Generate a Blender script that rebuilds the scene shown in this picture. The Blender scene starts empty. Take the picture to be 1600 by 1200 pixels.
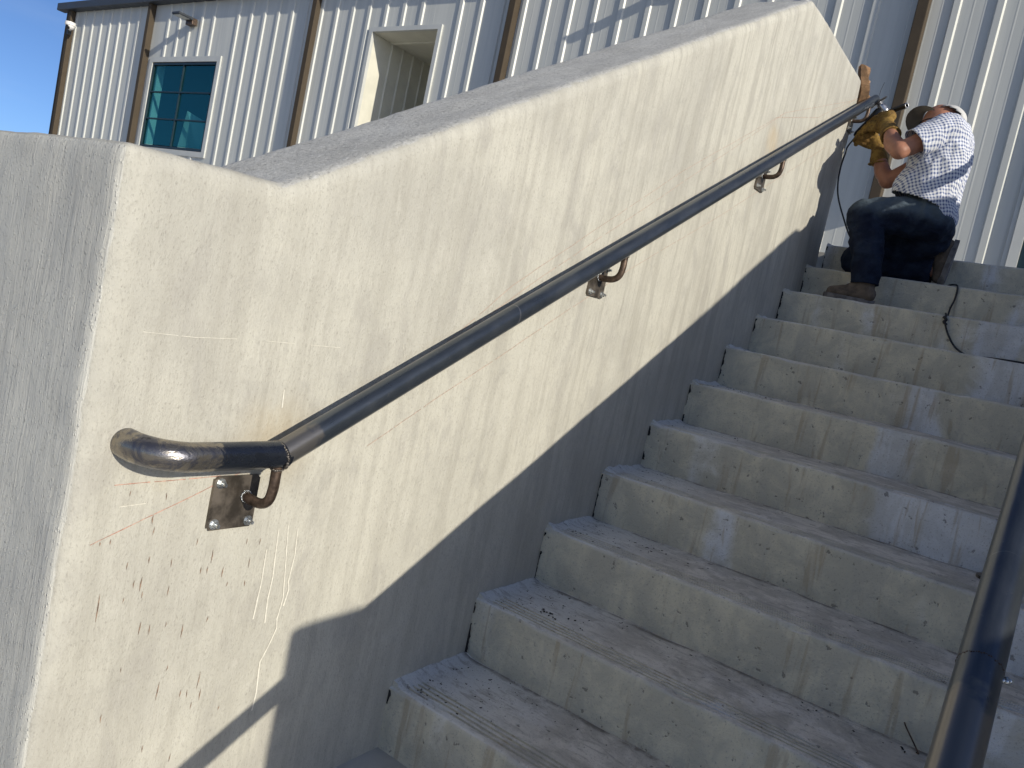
import bpy, bmesh, math, random
import numpy as np
from mathutils import Vector, Matrix, noise
random.seed(7)
SC = bpy.context.scene
COL = SC.collection
R = math.radians

# ------------------------------------------------------------------ camera
cam_d = bpy.data.cameras.new("camera"); cam = bpy.data.objects.new("camera", cam_d); COL.objects.link(cam)
cam.location = (1.14824, -1.46462, 1.13419)
cam.rotation_euler = (1.4795, -0.21168, 0.60922)
cam_d.sensor_width = 36; cam_d.lens = 36*1212.7/1600
cam_d.clip_start = 0.02; cam_d.clip_end = 3000
SC.camera = cam
# ------------------------------------------------------------------ light
SUN = Vector((1, -0.231, 0.414)).normalized()
w = bpy.data.worlds.new("World"); SC.world = w; w.use_nodes = True
wn = w.node_tree; wn.nodes.clear()
wo = wn.nodes.new('ShaderNodeOutputWorld'); wb = wn.nodes.new('ShaderNodeBackground')
sk = wn.nodes.new('ShaderNodeTexSky'); sk.sky_type = 'NISHITA'; sk.sun_disc = False
sk.sun_elevation = math.asin(SUN.z); sk.sun_rotation = math.atan2(SUN.x, SUN.y)
sk.air_density = 0.5; sk.dust_density = 0.9; sk.ozone_density = 5.0; sk.altitude = 0
wtc = wn.nodes.new('ShaderNodeTexCoord'); wmp = wn.nodes.new('ShaderNodeMapping'); wmp.inputs['Scale'].default_value = (1.5, 1.5, 9)
wmp.inputs['Rotation'].default_value = (0.25, 0.3, 0)
wnz = wn.nodes.new('ShaderNodeTexNoise'); wnz.inputs['Scale'].default_value = 1.6; wnz.inputs['Detail'].default_value = 5
wmr = wn.nodes.new('ShaderNodeMapRange'); wmr.inputs['From Min'].default_value = .48; wmr.inputs['From Max'].default_value = .8; wmr.inputs['To Max'].default_value = .12
wmx = wn.nodes.new('ShaderNodeMix'); wmx.data_type = 'RGBA'; wmx.inputs['B'].default_value = (6.5, 7.0, 7.6, 1)
wn.links.new(wtc.outputs['Generated'], wmp.inputs['Vector']); wn.links.new(wmp.outputs[0], wnz.inputs['Vector'])
wn.links.new(wnz.outputs[0], wmr.inputs['Value']); wn.links.new(wmr.outputs[0], wmx.inputs['Factor'])
wn.links.new(sk.outputs[0], wmx.inputs['A']); wn.links.new(wmx.outputs['Result'], wb.inputs['Color'])
wb.inputs['Strength'].default_value = 0.13
wn.links.new(wb.outputs[0], wo.inputs['Surface'])
sd = bpy.data.lights.new("sun", 'SUN'); sd.energy = 4.25; sd.angle = R(0.55); sd.color = (1.0, 0.935, 0.80)
so = bpy.data.objects.new("sun", sd); COL.objects.link(so)
so.rotation_euler = SUN.to_track_quat('Z', 'Y').to_euler(); so.location = (20, -5, 10)
vs = SC.view_settings; vs.view_transform = 'Standard'; vs.look = 'None'; vs.gamma = 1; vs.exposure = 0.0; vs.use_curve_mapping = False

# ------------------------------------------------------------------ material helpers
class NT:
    def __init__(s, name):
        s.m = bpy.data.materials.new(name); s.m.use_nodes = True; s.t = s.m.node_tree
        s.b = s.t.nodes['Principled BSDF']; s.tc = s.t.nodes.new('ShaderNodeTexCoord')
    def n(s, t, **k):
        x = s.t.nodes.new(t)
        for a, v in k.items(): setattr(x, a, v)
        return x
    def l(s, a, b): s.t.links.new(a, b)
    def map(s, scale, rot=(0, 0, 0), src=None):
        m = s.n('ShaderNodeMapping'); m.inputs['Scale'].default_value = scale; m.inputs['Rotation'].default_value = rot
        s.l(src or s.tc.outputs['Object'], m.inputs['Vector']); return m.outputs[0]
    def noise(s, scale=5, vec=None, detail=4, rough=.55, dist=0):
        x = s.n('ShaderNodeTexNoise'); x.inputs['Scale'].default_value = scale; x.inputs['Detail'].default_value = detail
        x.inputs['Roughness'].default_value = rough; x.inputs['Distortion'].default_value = dist
        s.l(vec if vec is not None else s.tc.outputs['Object'], x.inputs['Vector']); return x.outputs[0]
    def voro(s, scale, vec=None, feature='F1', rnd=1):
        x = s.n('ShaderNodeTexVoronoi', feature=feature); x.inputs['Scale'].default_value = scale; x.inputs['Randomness'].default_value = rnd
        s.l(vec if vec is not None else s.tc.outputs['Object'], x.inputs['Vector']); return x.outputs['Distance']
    def rng(s, v, a, b, c=0, d=1):
        x = s.n('ShaderNodeMapRange'); x.interpolation_type = 'SMOOTHSTEP'
        for i, q in zip(('From Min', 'From Max', 'To Min', 'To Max'), (a, b, c, d)): x.inputs[i].default_value = q
        s.l(v, x.inputs['Value']); return x.outputs[0]
    def mix(s, f, a, b, mode='MIX'):
        x = s.n('ShaderNodeMix', data_type='RGBA', blend_type=mode)
        for v, i in ((f, 'Factor'), (a, 'A'), (b, 'B')):
            if isinstance(v, (int, float)): x.inputs[i].default_value = v
            elif isinstance(v, tuple): x.inputs[i].default_value = (*v[:3], 1)
            else: s.l(v, x.inputs[i])
        return x.outputs['Result']
    def math(s, op, a, b=0.0, c=None):
        x = s.n('ShaderNodeMath', operation=op)
        for i, v in enumerate((a, b) if c is None else (a, b, c)):
            if isinstance(v, (int, float)): x.inputs[i].default_value = v
            else: s.l(v, x.inputs[i])
        return x.outputs[0]
    def xyz(s):
        x = s.n('ShaderNodeSeparateXYZ'); s.l(s.tc.outputs['Object'], x.inputs[0]); return x.outputs
    def bump(s, h, dist=.002, strength=1.0, prev=None):
        x = s.n('ShaderNodeBump'); x.inputs['Distance'].default_value = dist; x.inputs['Strength'].default_value = strength
        s.l(h, x.inputs['Height'])
        if prev is not None: s.l(prev, x.inputs['Normal'])
        return x.outputs[0]
    def out(s, col=None, rough=None, metal=None, nrm=None, spec=None):
        for v, i in ((col, 'Base Color'), (rough, 'Roughness'), (metal, 'Metallic'), (spec, 'Specular IOR Level')):
            if v is None: continue
            if isinstance(v, (int, float)): s.b.inputs[i].default_value = v
            elif isinstance(v, tuple): s.b.inputs[i].default_value = (*v[:3], 1)
            else: s.l(v, s.b.inputs[i])
        if nrm is not None: s.l(nrm, s.b.inputs['Normal'])
        return s.m

def mat_wall():
    k = NT('cement_plaster')
    # --- trowelled face
    streak = k.noise(1, k.map((4, 22, 1.3)), 5, .62)
    streak2 = k.noise(1, k.map((8, 75, 3.0)), 5, .66, .25)
    blotch = k.noise(1.7, None, 6, .62, .5)
    blotch2 = k.noise(7, k.map((1, 1.3, .6)), 6, .70, .3)
    up = k.rng(k.xyz()[1], -.3, 1.2)
    c = k.mix(k.rng(blotch, .38, .64), (.540, .520, .447), (.455, .438, .382))
    c = k.mix(k.math('MULTIPLY', k.rng(streak, .45, .64), k.rng(up, 0, 1, .40, .62)), c, (.37, .35, .30))
    c = k.mix(k.math('MULTIPLY', k.math('MULTIPLY', k.rng(streak2, .50, .72), k.rng(k.noise(2.3, None, 4, .6), .36, .58)), k.rng(up, 0, 1, .28, .62)), c, (.29, .27, .23))
    c = k.mix(k.math('MULTIPLY', k.rng(blotch2, .50, .66), .60), c, (.385, .366, .325))
    c = k.mix(k.math('MULTIPLY', k.rng(blotch2, .44, .30), .35), c, (.60, .58, .51))
    fine = k.noise(190, k.map((1, 1.4, .8)), 3, .75)
    mid = k.noise(48, k.map((1, 1.5, .7)), 5, .78, .2)
    c = k.mix(k.math('MULTIPLY', k.rng(mid, .50, .72), .45), c, (.34, .318, .275))
    c = k.mix(k.math('MULTIPLY', k.rng(fine, .54, .70), .55), c, (.27, .25, .215))
    speck = k.noise(120, k.map((1, 1.6, .6)), 2, .5)
    patch = k.rng(k.noise(3.1, None, 4, .6), .50, .62)
    c = k.mix(k.math('MULTIPLY', k.math('MULTIPLY', k.rng(speck, .67, .71), patch), .3), c, (.22, .20, .17))
    for pos, r0, amt, col in (((0, -.50, .80), .13, .35, (.48, .37, .20)), ((0, 1.77, 2.06), .10, .3, (.55, .38, .17)), ((0, -.72, .76), .05, .3, (.5, .4, .22))):
        wv = k.n('ShaderNodeVectorMath', operation='DISTANCE'); k.l(k.tc.outputs['Object'], wv.inputs[0]); wv.inputs[1].default_value = pos
        c = k.mix(k.math('MULTIPLY', k.math('MULTIPLY', k.rng(wv.outputs['Value'], .02, r0, 1, 0), k.rng(blotch2, .35, .6)), amt), c, col)
    n = k.bump(streak2, .003, .30); n = k.bump(fine, .0016, .8, n); n = k.bump(k.rng(speck, .6, .7, 1, 0), .0010, .35, n); n = k.bump(blotch2, .008, .4, n)
    k.out(c, .92, 0, k.bump(mid, .0025, .6, n), .22)
    face = k.b
    def bsdf(c, n):
        p = k.n('ShaderNodeBsdfPrincipled'); k.l(c, p.inputs['Base Color']); k.l(n, p.inputs['Normal']); p.inputs['Roughness'].default_value = .94; p.inputs['Specular IOR Level'].default_value = .2; return p
    # --- brushed end face
    a = k.noise(1, k.map((170, 170, 5)), 6, .72, 0)
    b = k.voro(150, k.map((1, 1, .7)))
    b = k.math('ADD', k.rng(b, 0, .55, 1, 0), k.math('MULTIPLY', k.noise(30, None, 5, .7), 1.2))
    g = k.noise(330, None, 3, .7)
    c = k.mix(k.rng(k.noise(3.5, None, 5, .6), .35, .65), (.66, .645, .575), (.59, .575, .515))
    c = k.mix(k.math('MULTIPLY', k.rng(b, 1.25, 1.6), .35), c, (.72, .71, .65))
    c = k.mix(k.math('MULTIPLY', k.rng(a, .5, .35), .45), c, (.40, .39, .35))
    n = k.bump(a, .0040, .9); n = k.bump(k.rng(b, .95, 1.6), .0026, .6, n); n = k.bump(g, .0012, .6, n)
    endf = bsdf(c, n)
    # --- sandy weathered top
    b = k.noise(110, None, 5, .72); a = k.noise(9, k.map((1, .5, 1)), 5, .65)
    c = k.mix(k.rng(a, .35, .68), (.47, .46, .425), (.56, .55, .51))
    c = k.mix(k.math('MULTIPLY', k.rng(b, .55, .66), .6), c, (.72, .71, .67)); c = k.mix(k.math('MULTIPLY', k.rng(b, .47, .36), .7), c, (.25, .245, .23))
    n = k.bump(b, .006, .8); n = k.bump(g, .002, .7, n)
    topf = bsdf(c, n)
    geo = k.n('ShaderNodeNewGeometry'); sp = k.n('ShaderNodeSeparateXYZ'); k.l(geo.outputs['Normal'], sp.inputs[0])
    e = k.math('MULTIPLY', k.math('SUBTRACT', k.noise(22, None, 5, .65), .5), .45)
    m1 = k.rng(k.math('ADD', k.math('MULTIPLY', sp.outputs[1], -1), e), .68, .80)
    y = k.xyz()[1]
    m2 = k.math('MULTIPLY', k.rng(k.math('ADD', sp.outputs[2], e), .70, .80), k.rng(y, -.60, -.56))
    s1 = k.n('ShaderNodeMixShader'); k.l(m1, s1.inputs[0]); k.l(face.outputs[0], s1.inputs[1]); k.l(endf.outputs[0], s1.inputs[2])
    s2 = k.n('ShaderNodeMixShader'); k.l(m2, s2.inputs[0]); k.l(s1.outputs[0], s2.inputs[1]); k.l(topf.outputs[0], s2.inputs[2])
    k.l(s2.outputs[0], k.t.nodes['Material Output'].inputs['Surface'])
    return k.m

def mat_step():
    k = NT('stained_step_concrete')
    x, y, z = k.xyz()
    # vertical-edged wet/rust patches on the risers
    cell = k.noise(1, k.map((3.4, 7.3, .35)), 3, .45, .25)
    patch = k.rng(cell, .47, .53)
    drip = k.noise(1, k.map((26, 9, 2.2)), 4, .6, .5)
    blot = k.noise(9, None, 6, .68, .5)
    fine = k.noise(170, None, 3, .7)
    fx = k.rng(x, .2, 1.9, .10, -.07)
    c = k.mix(k.rng(blot, .35, .65), (.72, .73, .73), (.60, .61, .61))
    olive = k.mix(k.rng(blot, .35, .62), (.67, .61, .43), (.50, .465, .345))
    pm = k.rng(k.math('ADD', k.math('ADD', cell, fx), k.math('MULTIPLY', k.math('SUBTRACT', blot, .5), .16)), .42, .50)
    c = k.mix(k.math('MULTIPLY', pm, .8), c, olive)
    c = k.mix(k.math('MULTIPLY', k.rng(k.noise(1, k.map((7, 5, 1.1)), 5, .65, .4), .52, .60), .35), c, (.47, .45, .385))
    c = k.mix(k.math('MULTIPLY', k.rng(drip, .56, .66), .6), c, (.42, .345, .235))
    geo = k.n('ShaderNodeNewGeometry'); sp = k.n('ShaderNodeSeparateXYZ'); k.l(geo.outputs['Normal'], sp.inputs[0])
    tread = k.rng(sp.outputs[2], .6, .9)
    dirt = k.mix(k.rng(blot, .38, .60), (.72, .68, .63), (.50, .47, .43))
    wallside = k.rng(x, .10, .42, 0, 1)
    c = k.mix(k.math('MULTIPLY', tread, .85), c, k.mix(wallside, (.70, .71, .71), dirt))
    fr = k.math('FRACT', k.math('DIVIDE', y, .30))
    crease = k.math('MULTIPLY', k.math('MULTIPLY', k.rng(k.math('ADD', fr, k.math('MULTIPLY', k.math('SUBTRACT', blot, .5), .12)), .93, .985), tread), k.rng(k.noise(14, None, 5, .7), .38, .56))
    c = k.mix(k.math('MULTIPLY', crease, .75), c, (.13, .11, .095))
    c = k.mix(k.math('MULTIPLY', k.math('MULTIPLY', k.rng(k.noise(26, k.map((.5, 1.6, 1)), 6, .75, .6), .50, .64), tread), .55), c, (.30, .275, .25))
    c = k.mix(k.math('MULTIPLY', k.rng(fine, .56, .68), .55), c, (.30, .285, .25))
    c = k.mix(k.math('MULTIPLY', k.rng(fine, .40, .30), .35), c, (.48, .48, .46))
    sp2 = k.noise(42, None, 3, .6)
    c = k.mix(k.math('MULTIPLY', k.rng(sp2, .67, .70), .6), c, (.11, .10, .09))
    edge = k.math('MULTIPLY', k.rng(sp.outputs[2], .15, .45), k.rng(sp.outputs[2], .97, .80))
    c = k.mix(k.math('MULTIPLY', edge, k.rng(blot, .35, .62, .05, .45)), c, (.56, .55, .52))
    n = k.bump(fine, .0022, .9); n = k.bump(blot, .010, .6, n); n = k.bump(k.noise(60, None, 4, .7), .003, .6, n); n = k.bump(k.rng(sp2, .6, .7, 1, 0), .002, .6, n)
    return k.out(c, .9, 0, n, .25)

def mat_plain(name, col, rough=.6, metal=0, var=.15, scale=30, bumpd=.001, spec=.4):
    k = NT(name)
    a = k.noise(scale, None, 4, .6)
    d = tuple(v*(1-var) for v in col); e = tuple(min(1, v*(1+var)) for v in col)
    c = k.mix(k.rng(a, .35, .65), d, e)
    n = k.bump(k.noise(scale*5, None, 3, .6), bumpd, .6)
    r = k.rng(a, .3, .7, max(.02, rough-.08), min(1, rough+.08))
    return k.out(c, r, metal, n, spec)

def mat_steel_pipe():
    k = NT('mill_scale_steel')
    x, y, z = k.xyz()
    a = k.noise(1, k.map((30, 5, 5)), 5, .65)
    b = k.noise(60, None, 4, .7)
    c = k.mix(k.rng(a, .35, .65), (.075, .090, .112), (.115, .130, .150))
    c = k.mix(k.math('MULTIPLY', k.rng(b, .64, .70), .3), c, (.20, .20, .20))
    # layout scratches across the pipe in the middle
    c = k.mix(k.math('MULTIPLY', k.rng(k.noise(1, k.map((2, 60, 2)), 2, .5), .70, .74), .45), c, (.35, .35, .36))
    bare = k.rng(k.math('ADD', y, k.math('MULTIPLY', k.noise(28, None, 3, .6), .10)), -.42, -.445)
    c = k.mix(bare, c, (.20, .19, .18))
    r = k.mix(k.rng(a, .3, .7), (.27, .27, .27), (.34, .34, .34))
    n = k.bump(b, .0004, .5)
    return k.out(c, r, .75, n)

def mat_ground_steel():
    k = NT('ground_steel')
    x, y, z = k.xyz()
    a = k.noise(24, k.map((1, .8, 1)), 5, .7, 1.2)
    b = k.noise(140, k.map((1, .3, 1)), 3, .7)
    c = k.mix(k.rng(a, .42, .58), (.30, .27, .225), (.13, .13, .15))
    c = k.mix(k.math('MULTIPLY', k.rng(a, .62, .66), .8), c, (.035, .035, .04))
    scale_end = k.rng(k.math('ADD', y, k.math('MULTIPLY', a, .09)), -.640, -.630)
    c = k.mix(scale_end, c, (.060, .070, .092))
    r = k.mix(k.rng(a, .35, .65), (.20, .20, .20), (.36, .36, .36))
    n = k.bump(a, .003, .5); n = k.bump(b, .0006, .6, n)
    return k.out(c, r, .85, n)

def mat_cladding():
    k = NT('white_metal_cladding')
    a = k.noise(1, k.map((9, 1, .35)), 4, .6); b = k.noise(1, k.map((50, 1, .6)), 3, .6)
    c = k.mix(k.rng(a, .35, .65), (.54, .545, .505), (.61, .61, .56))
    c = k.mix(k.math('MULTIPLY', k.rng(b, .55, .75), .25), c, (.50, .50, .47))
    n = k.bump(k.noise(1.2, k.map((1, 1, .5)), 3, .5), .012, .35)
    n = k.bump(k.noise(1, k.map((6, 1, 1.5)), 3, .5), .004, .3, n)
    return k.out(c, .42, 0, n, .4)

def mat_shirt():
    k = NT('checked_shirt_cloth')
    x, y, z = k.xyz()
    wob = k.math('MULTIPLY', k.math('SUBTRACT', k.noise(9, None, 2, .5), .5), .05)
    u = k.math('ADD', k.math('ADD', k.math('MULTIPLY', x, .93), k.math('MULTIPLY', z, .36)), k.math('ADD', k.math('MULTIPLY', y, .55), wob))
    v = k.math('ADD', k.math('ADD', k.math('MULTIPLY', z, .93), k.math('MULTIPLY', x, -.36)), k.math('ADD', k.math('MULTIPLY', y, .2), wob))
    P = 2*math.pi/.0155
    su = k.rng(k.math('SINE', k.math('MULTIPLY', u, P)), -.15, .35); sv = k.rng(k.math('SINE', k.math('MULTIPLY', v, P)), -.15, .35)
    s = k.math('MULTIPLY', k.math('ADD', su, sv), .5)
    c = k.mix(k.rng(s, 0, .5), (.78, .78, .78), (.52, .55, .64))
    c = k.mix(k.rng(s, .5, 1), c, (.10, .13, .27))
    n = k.bump(k.noise(16, None, 4, .6, 1.2), .010, .6)
    return k.out(c, .85, 0, n, .2)

def mat_denim():
    k = NT('blue_denim')
    a = k.noise(14, None, 5, .6); f = k.noise(220, None, 2, .6)
    x, y, z = k.xyz()
    c = k.mix(k.rng(a, .35, .68), (.007, .011, .025), (.017, .027, .050))
    lit_top = k.rng(k.math('ADD', z, k.math('MULTIPLY', a, .08)), 1.97, 2.06)  # lighter upper thigh and knee: sunlight put into the denim colour
    c = k.mix(k.math('MULTIPLY', lit_top, .6), c, (.13, .17, .20))
    n = k.bump(k.noise(18, k.map((1, 1, 1.6)), 4, .6, 1.5), .012, .7); n = k.bump(f, .001, .5, n)
    return k.out(c, .9, 0, n, .2)

def mat_glove():
    k = NT('tan_leather')
    a = k.noise(22, None, 5, .6); f = k.noise(90, None, 3, .6)
    c = k.mix(k.rng(a, .36, .64), (.17, .095, .025), (.29, .18, .045))
    c = k.mix(k.math('MULTIPLY', k.rng(f, .52, .66), .6), c, (.08, .042, .02))
    n = k.bump(a, .008, .6); n = k.bump(f, .002, .5, n)
    return k.out(c, .8, 0, n, .3)

def mat_glass():
    k = NT('tinted_window_glass')
    t = k.t; t.nodes.remove(k.b)
    o = t.nodes['Material Output']
    tr = k.n('ShaderNodeBsdfTransparent'); tr.inputs[0].default_value = (.60, .82, .83, 1)
    gl = k.n('ShaderNodeBsdfGlossy'); gl.inputs[0].default_value = (.12, .42, .40, 1); gl.inputs['Roughness'].default_value = .015
    fr = k.n('ShaderNodeFresnel'); fr.inputs[0].default_value = 1.5
    mx = k.n('ShaderNodeMixShader'); lw = k.n('ShaderNodeLayerWeight'); lw.inputs[0].default_value = .35; k.l(k.math('ADD', k.math('MULTIPLY', lw.outputs['Facing'], .25), .10), mx.inputs[0]); k.l(tr.outputs[0], mx.inputs[1]); k.l(gl.outputs[0], mx.inputs[2])
    k.l(mx.outputs[0], o.inputs['Surface'])
    return k.m

M = dict(
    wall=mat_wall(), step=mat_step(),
    pipe=mat_steel_pipe(), bare=mat_ground_steel(), clad=mat_cladding(), shirt=mat_shirt(), denim=mat_denim(), glove=mat_glove(), glass=mat_glass(),
    weld=mat_plain('weld_bead', (.16, .145, .13), .35, .8, .6, 90, .002),
    rod=mat_plain('brown_steel_rod', (.10, .070, .052), .45, .55, .45, 45, .001),
    plate=mat_plain('rusty_plate_steel', (.135, .115, .095), .42, .55, .5, 22, .001),
    zinc=mat_plain('zinc_bolt', (.60, .62, .62), .28, .9, .25, 60, .0005),
    brown=mat_plain('brown_downspout_paint', (.078, .061, .043), .75, 0, .06, 6, .001, .12),
    gutter=mat_plain('charcoal_gutter_paint', (.045, .052, .062), .5, 0, .08, 6, .001),
    trim=mat_plain('white_trim_paint', (.55, .555, .52), .5, 0, .04, 5, .001),
    cream=mat_plain('cream_liner_panel', (.64, .62, .52), .6, 0, .05, 4, .002),
    dark=mat_plain('dark_window_frame', (.012, .03, .04), .4, 0, .1, 10, .0005),
    black=mat_plain('black_plastic', (.012, .012, .013), .45, 0, .3, 30, .0005),
    cord=mat_plain('dusty_black_rubber', (.028, .030, .032), .6, 0, .4, 50, .0005),
    silver=mat_plain('cast_grinder_head', (.45, .45, .46), .3, .9, .3, 60, .0005),
    disc=mat_plain('abrasive_disc', (.035, .033, .035), .75, 0, .5, 120, .001),
    skin=mat_plain('sunburnt_skin', (.40, .185, .115), .55, 0, .12, 18, .0008),
    cap=mat_plain('white_cap_cloth', (.58, .57, .54), .85, 0, .08, 20, .002),
    visor=mat_plain('grey_visor_cloth', (.22, .205, .175), .85, 0, .1, 25, .001),
    boot=mat_plain('dusty_suede', (.12, .095, .072), .9, 0, .3, 25, .003),
    sole=mat_plain('grey_rubber_sole', (.17, .16, .15), .85, 0, .3, 30, .002),
    belt=mat_plain('dark_belt_leather', (.02, .018, .018), .6, 0, .3, 30, .001),
    card=mat_plain('torn_cardboard', (.38, .235, .13), .85, 0, .25, 35, .002),
    paper=mat_plain('white_paper', (.75, .73, .70), .8, 0, .06, 20, .001),
    chalk=mat_plain('red_chalk', (.46, .25, .19), .95, 0, .3, 90, .0005),
    faint=mat_plain('faded_chalk', (.45, .345, .28), .95, 0, .25, 90, .0005),
    rust=mat_plain('rust_spatter', (.25, .165, .115), .95, 0, .4, 130, .0005),
    drip=mat_plain('white_drip', (.70, .67, .58), .9, 0, .1, 90, .0005),
    gap=mat_plain('dark_joint_dirt', (.03, .027, .024), .98, 0, .6, 60, .003),
    grit=mat_plain('dark_grit', (.02, .018, .016), .95, 0, .6, 60, .001),
    leaf=mat_plain('dry_leaf', (.10, .065, .045), .9, 0, .4, 60, .001),
    ground=mat_plain('broom_finished_concrete', (.46, .445, .41), .95, 0, .12, 3, .004),
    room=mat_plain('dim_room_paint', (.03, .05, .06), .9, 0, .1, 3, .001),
    roomlight=mat_plain('pale_reveal_and_reflection', (.75, .78, .74), .8, 0, .04, 3, .001),
)

# ------------------------------------------------------------------ object helpers
def link(name, me, mat=None, parent=None):
    o = bpy.data.objects.new(name, me); COL.objects.link(o)
    if mat is not None:
        for m in (mat if isinstance(mat, (list, tuple)) else [mat]): me.materials.append(m)
    if parent is not None: o.parent = parent
    return o
def empty(name, label, cat, group=None):
    o = bpy.data.objects.new(name, None); COL.objects.link(o); o.empty_display_size = .1
    return tag(o, label, cat, group)
def tag(o, label, cat=None, group=None, kind=None):
    o['label'] = label
    if cat: o['category'] = cat
    if group: o['group'] = group
    if kind: o['kind'] = kind
    return o
def from_bm(name, bm, mat, parent=None, smooth=False, angle=None):
    bmesh.ops.recalc_face_normals(bm, faces=bm.faces)
    me = bpy.data.meshes.new(name); bm.to_mesh(me); bm.free()
    if smooth: me.polygons.foreach_set('use_smooth', [True]*len(me.polygons))
    o = link(name, me, mat, parent)
    if angle is not None: me.set_sharp_from_angle(angle=R(angle))
    return o
def add_box(bm, a, b):
    vs_ = [bm.verts.new((x, y, z)) for x in (a[0], b[0]) for y in (a[1], b[1]) for z in (a[2], b[2])]
    for f in ((0, 1, 3, 2), (4, 6, 7, 5), (0, 4, 5, 1), (2, 3, 7, 6), (0, 2, 6, 4), (1, 5, 7, 3)): bm.faces.new([vs_[i] for i in f])
def box(name, a, b, mat, parent=None, bevel=0):
    bm = bmesh.new(); add_box(bm, a, b)
    if bevel: bmesh.ops.bevel(bm, geom=bm.edges[:], offset=bevel, segments=2, affect='EDGES', profile=.6)
    return from_bm(name, bm, mat, parent)
def frame_at(d):
    d = Vector(d).normalized(); up = Vector((0, 0, 1)) if abs(d.z) < .9 else Vector((1, 0, 0))
    a = d.cross(up).normalized(); return a, a.cross(d).normalized()
def tube(bm, pts, rad, seg=20, cap=True, inner=None):
    pts = [Vector(p) for p in pts]; n = len(pts)
    rr = rad if isinstance(rad, (list, tuple)) else [rad]*n
    prev = None; rings = []
    for i, p in enumerate(pts):
        d = (pts[min(i+1, n-1)]-pts[max(i-1, 0)]).normalized()
        if prev is None: a, b = frame_at(d)
        else:
            a = (prev - d*prev.dot(d)).normalized(); b = a.cross(d).normalized()
        prev = a
        rings.append([bm.verts.new(p+(a*math.cos(t)+b*math.sin(t))*rr[i]) for t in [2*math.pi*k/seg for k in range(seg)]])
    for i in range(n-1):
        for k in range(seg): bm.faces.new((rings[i][k], rings[i][(k+1) % seg], rings[i+1][(k+1) % seg], rings[i+1][k]))
    if cap:
        bm.faces.new(rings[0]); bm.faces.new(rings[-1][::-1])
    return rings
def tube_obj(name, pts, rad, mat, parent=None, seg=20, cap=True):
    bm = bmesh.new(); tube(bm, pts, rad, seg, cap); return from_bm(name, bm, mat, parent, True, 50)
def curve(pts, n=8):
    "Catmull-Rom through pts"
    P = [Vector(p) for p in pts]; P = [P[0]*2-P[1]]+P+[P[-1]*2-P[-2]]; out = []
    for i in range(1, len(P)-2):
        for k in range(n):
            t = k/n
            out.append(.5*((2*P[i])+(P[i+1]-P[i-1])*t+(2*P[i-1]-5*P[i]+4*P[i+1]-P[i+2])*t*t+(3*P[i]-P[i-1]-3*P[i+1]+P[i+2])*t**3))
    out.append(P[-2]); return out
def capsule(bm, p, q, r1, r2, seg=20, n=6):
    p, q = Vector(p), Vector(q); d = q-p
    if d.length < 1e-6: d = Vector((0, 0, 1e-4)); q = p+d
    u = d.normalized(); pts, rr = [], []
    for i in range(n+1):
        t = math.pi/2*i/n; pts.append(p-u*r1*math.cos(t)); rr.append(max(1e-4, r1*math.sin(t)))
    for i in range(n+1):
        t = math.pi/2*i/n; pts.append(q+u*r2*math.sin(t)); rr.append(max(1e-4, r2*math.cos(t)))
    a, b = frame_at(u); rings = []
    for c, r in zip(pts, rr): rings.append([bm.verts.new(c+(a*math.cos(t)+b*math.sin(t))*r) for t in [2*math.pi*k/seg for k in range(seg)]])
    for i in range(len(rings)-1):
        for k in range(seg): bm.faces.new((rings[i][k], rings[i][(k+1) % seg], rings[i+1][(k+1) % seg], rings[i+1][k]))
    bm.faces.new(rings[0][::-1]); bm.faces.new(rings[-1])
def ellipsoid(bm, c, r, rot=None):
    m = Matrix.Translation(c) @ (rot.to_4x4() if rot else Matrix()) @ Matrix.Diagonal((*r, 1))
    bmesh.ops.create_uvsphere(bm, u_segments=24, v_segments=16, radius=1, matrix=m)
def bake(o, mods):
    for t, kw in mods:
        m = o.modifiers.new(t, t)
        for a, v in kw.items(): setattr(m, a, v)
    dg = bpy.context.evaluated_depsgraph_get()
    me = bpy.data.meshes.new_from_object(o.evaluated_get(dg)); old = o.data; name = old.name
    o.modifiers.clear(); o.data = me; bpy.data.meshes.remove(old); me.name = name
    return me
def blob(name, caps, ells, voxel, smooth, mat, parent=None, disp=None, cut=None):
    bm = bmesh.new()
    for c in caps: capsule(bm, *c)
    for e in ells: ellipsoid(bm, *e)
    bmesh.ops.recalc_face_normals(bm, faces=bm.faces)
    me = bpy.data.meshes.new(name); bm.to_mesh(me); bm.free()
    o = link(name, me, mat, parent)
    bake(o, [('REMESH', dict(mode='VOXEL', voxel_size=voxel)), ('SMOOTH', dict(factor=.5, iterations=smooth))])
    me = o.data
    if cut:
        bm = bmesh.new(); bm.from_mesh(me)
        for co, no in cut:
            g = bmesh.ops.bisect_plane(bm, geom=bm.verts[:]+bm.edges[:]+bm.faces[:], plane_co=co, plane_no=no, clear_outer=True)
            ed = [e for e in g['geom_cut'] if isinstance(e, bmesh.types.BMEdge)]
            if ed: bmesh.ops.holes_fill(bm, edges=ed)
        bm.to_mesh(me); bm.free()
    if disp: displace(me, disp)
    me.polygons.foreach_set('use_smooth', [True]*len(me.polygons)); me.update()
    return o
def displace(me, fn):
    n = len(me.vertices); co = np.empty(n*3, 'f'); me.vertices.foreach_get('co', co); nr = np.empty(n*3, 'f')
    me.vertex_normals.foreach_get('vector', nr); co = co.reshape(-1, 3); nr = nr.reshape(-1, 3)
    d = np.array([fn(Vector(c)) for c in co.tolist()], 'f')
    co += nr*d[:, None]; me.vertices.foreach_set('co', co.ravel()); me.update()
N = noise.noise
RI, T = 0.16956, 0.30          # stair rise and run
W = 2.12                       # clear width between the two cheek walls

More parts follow.
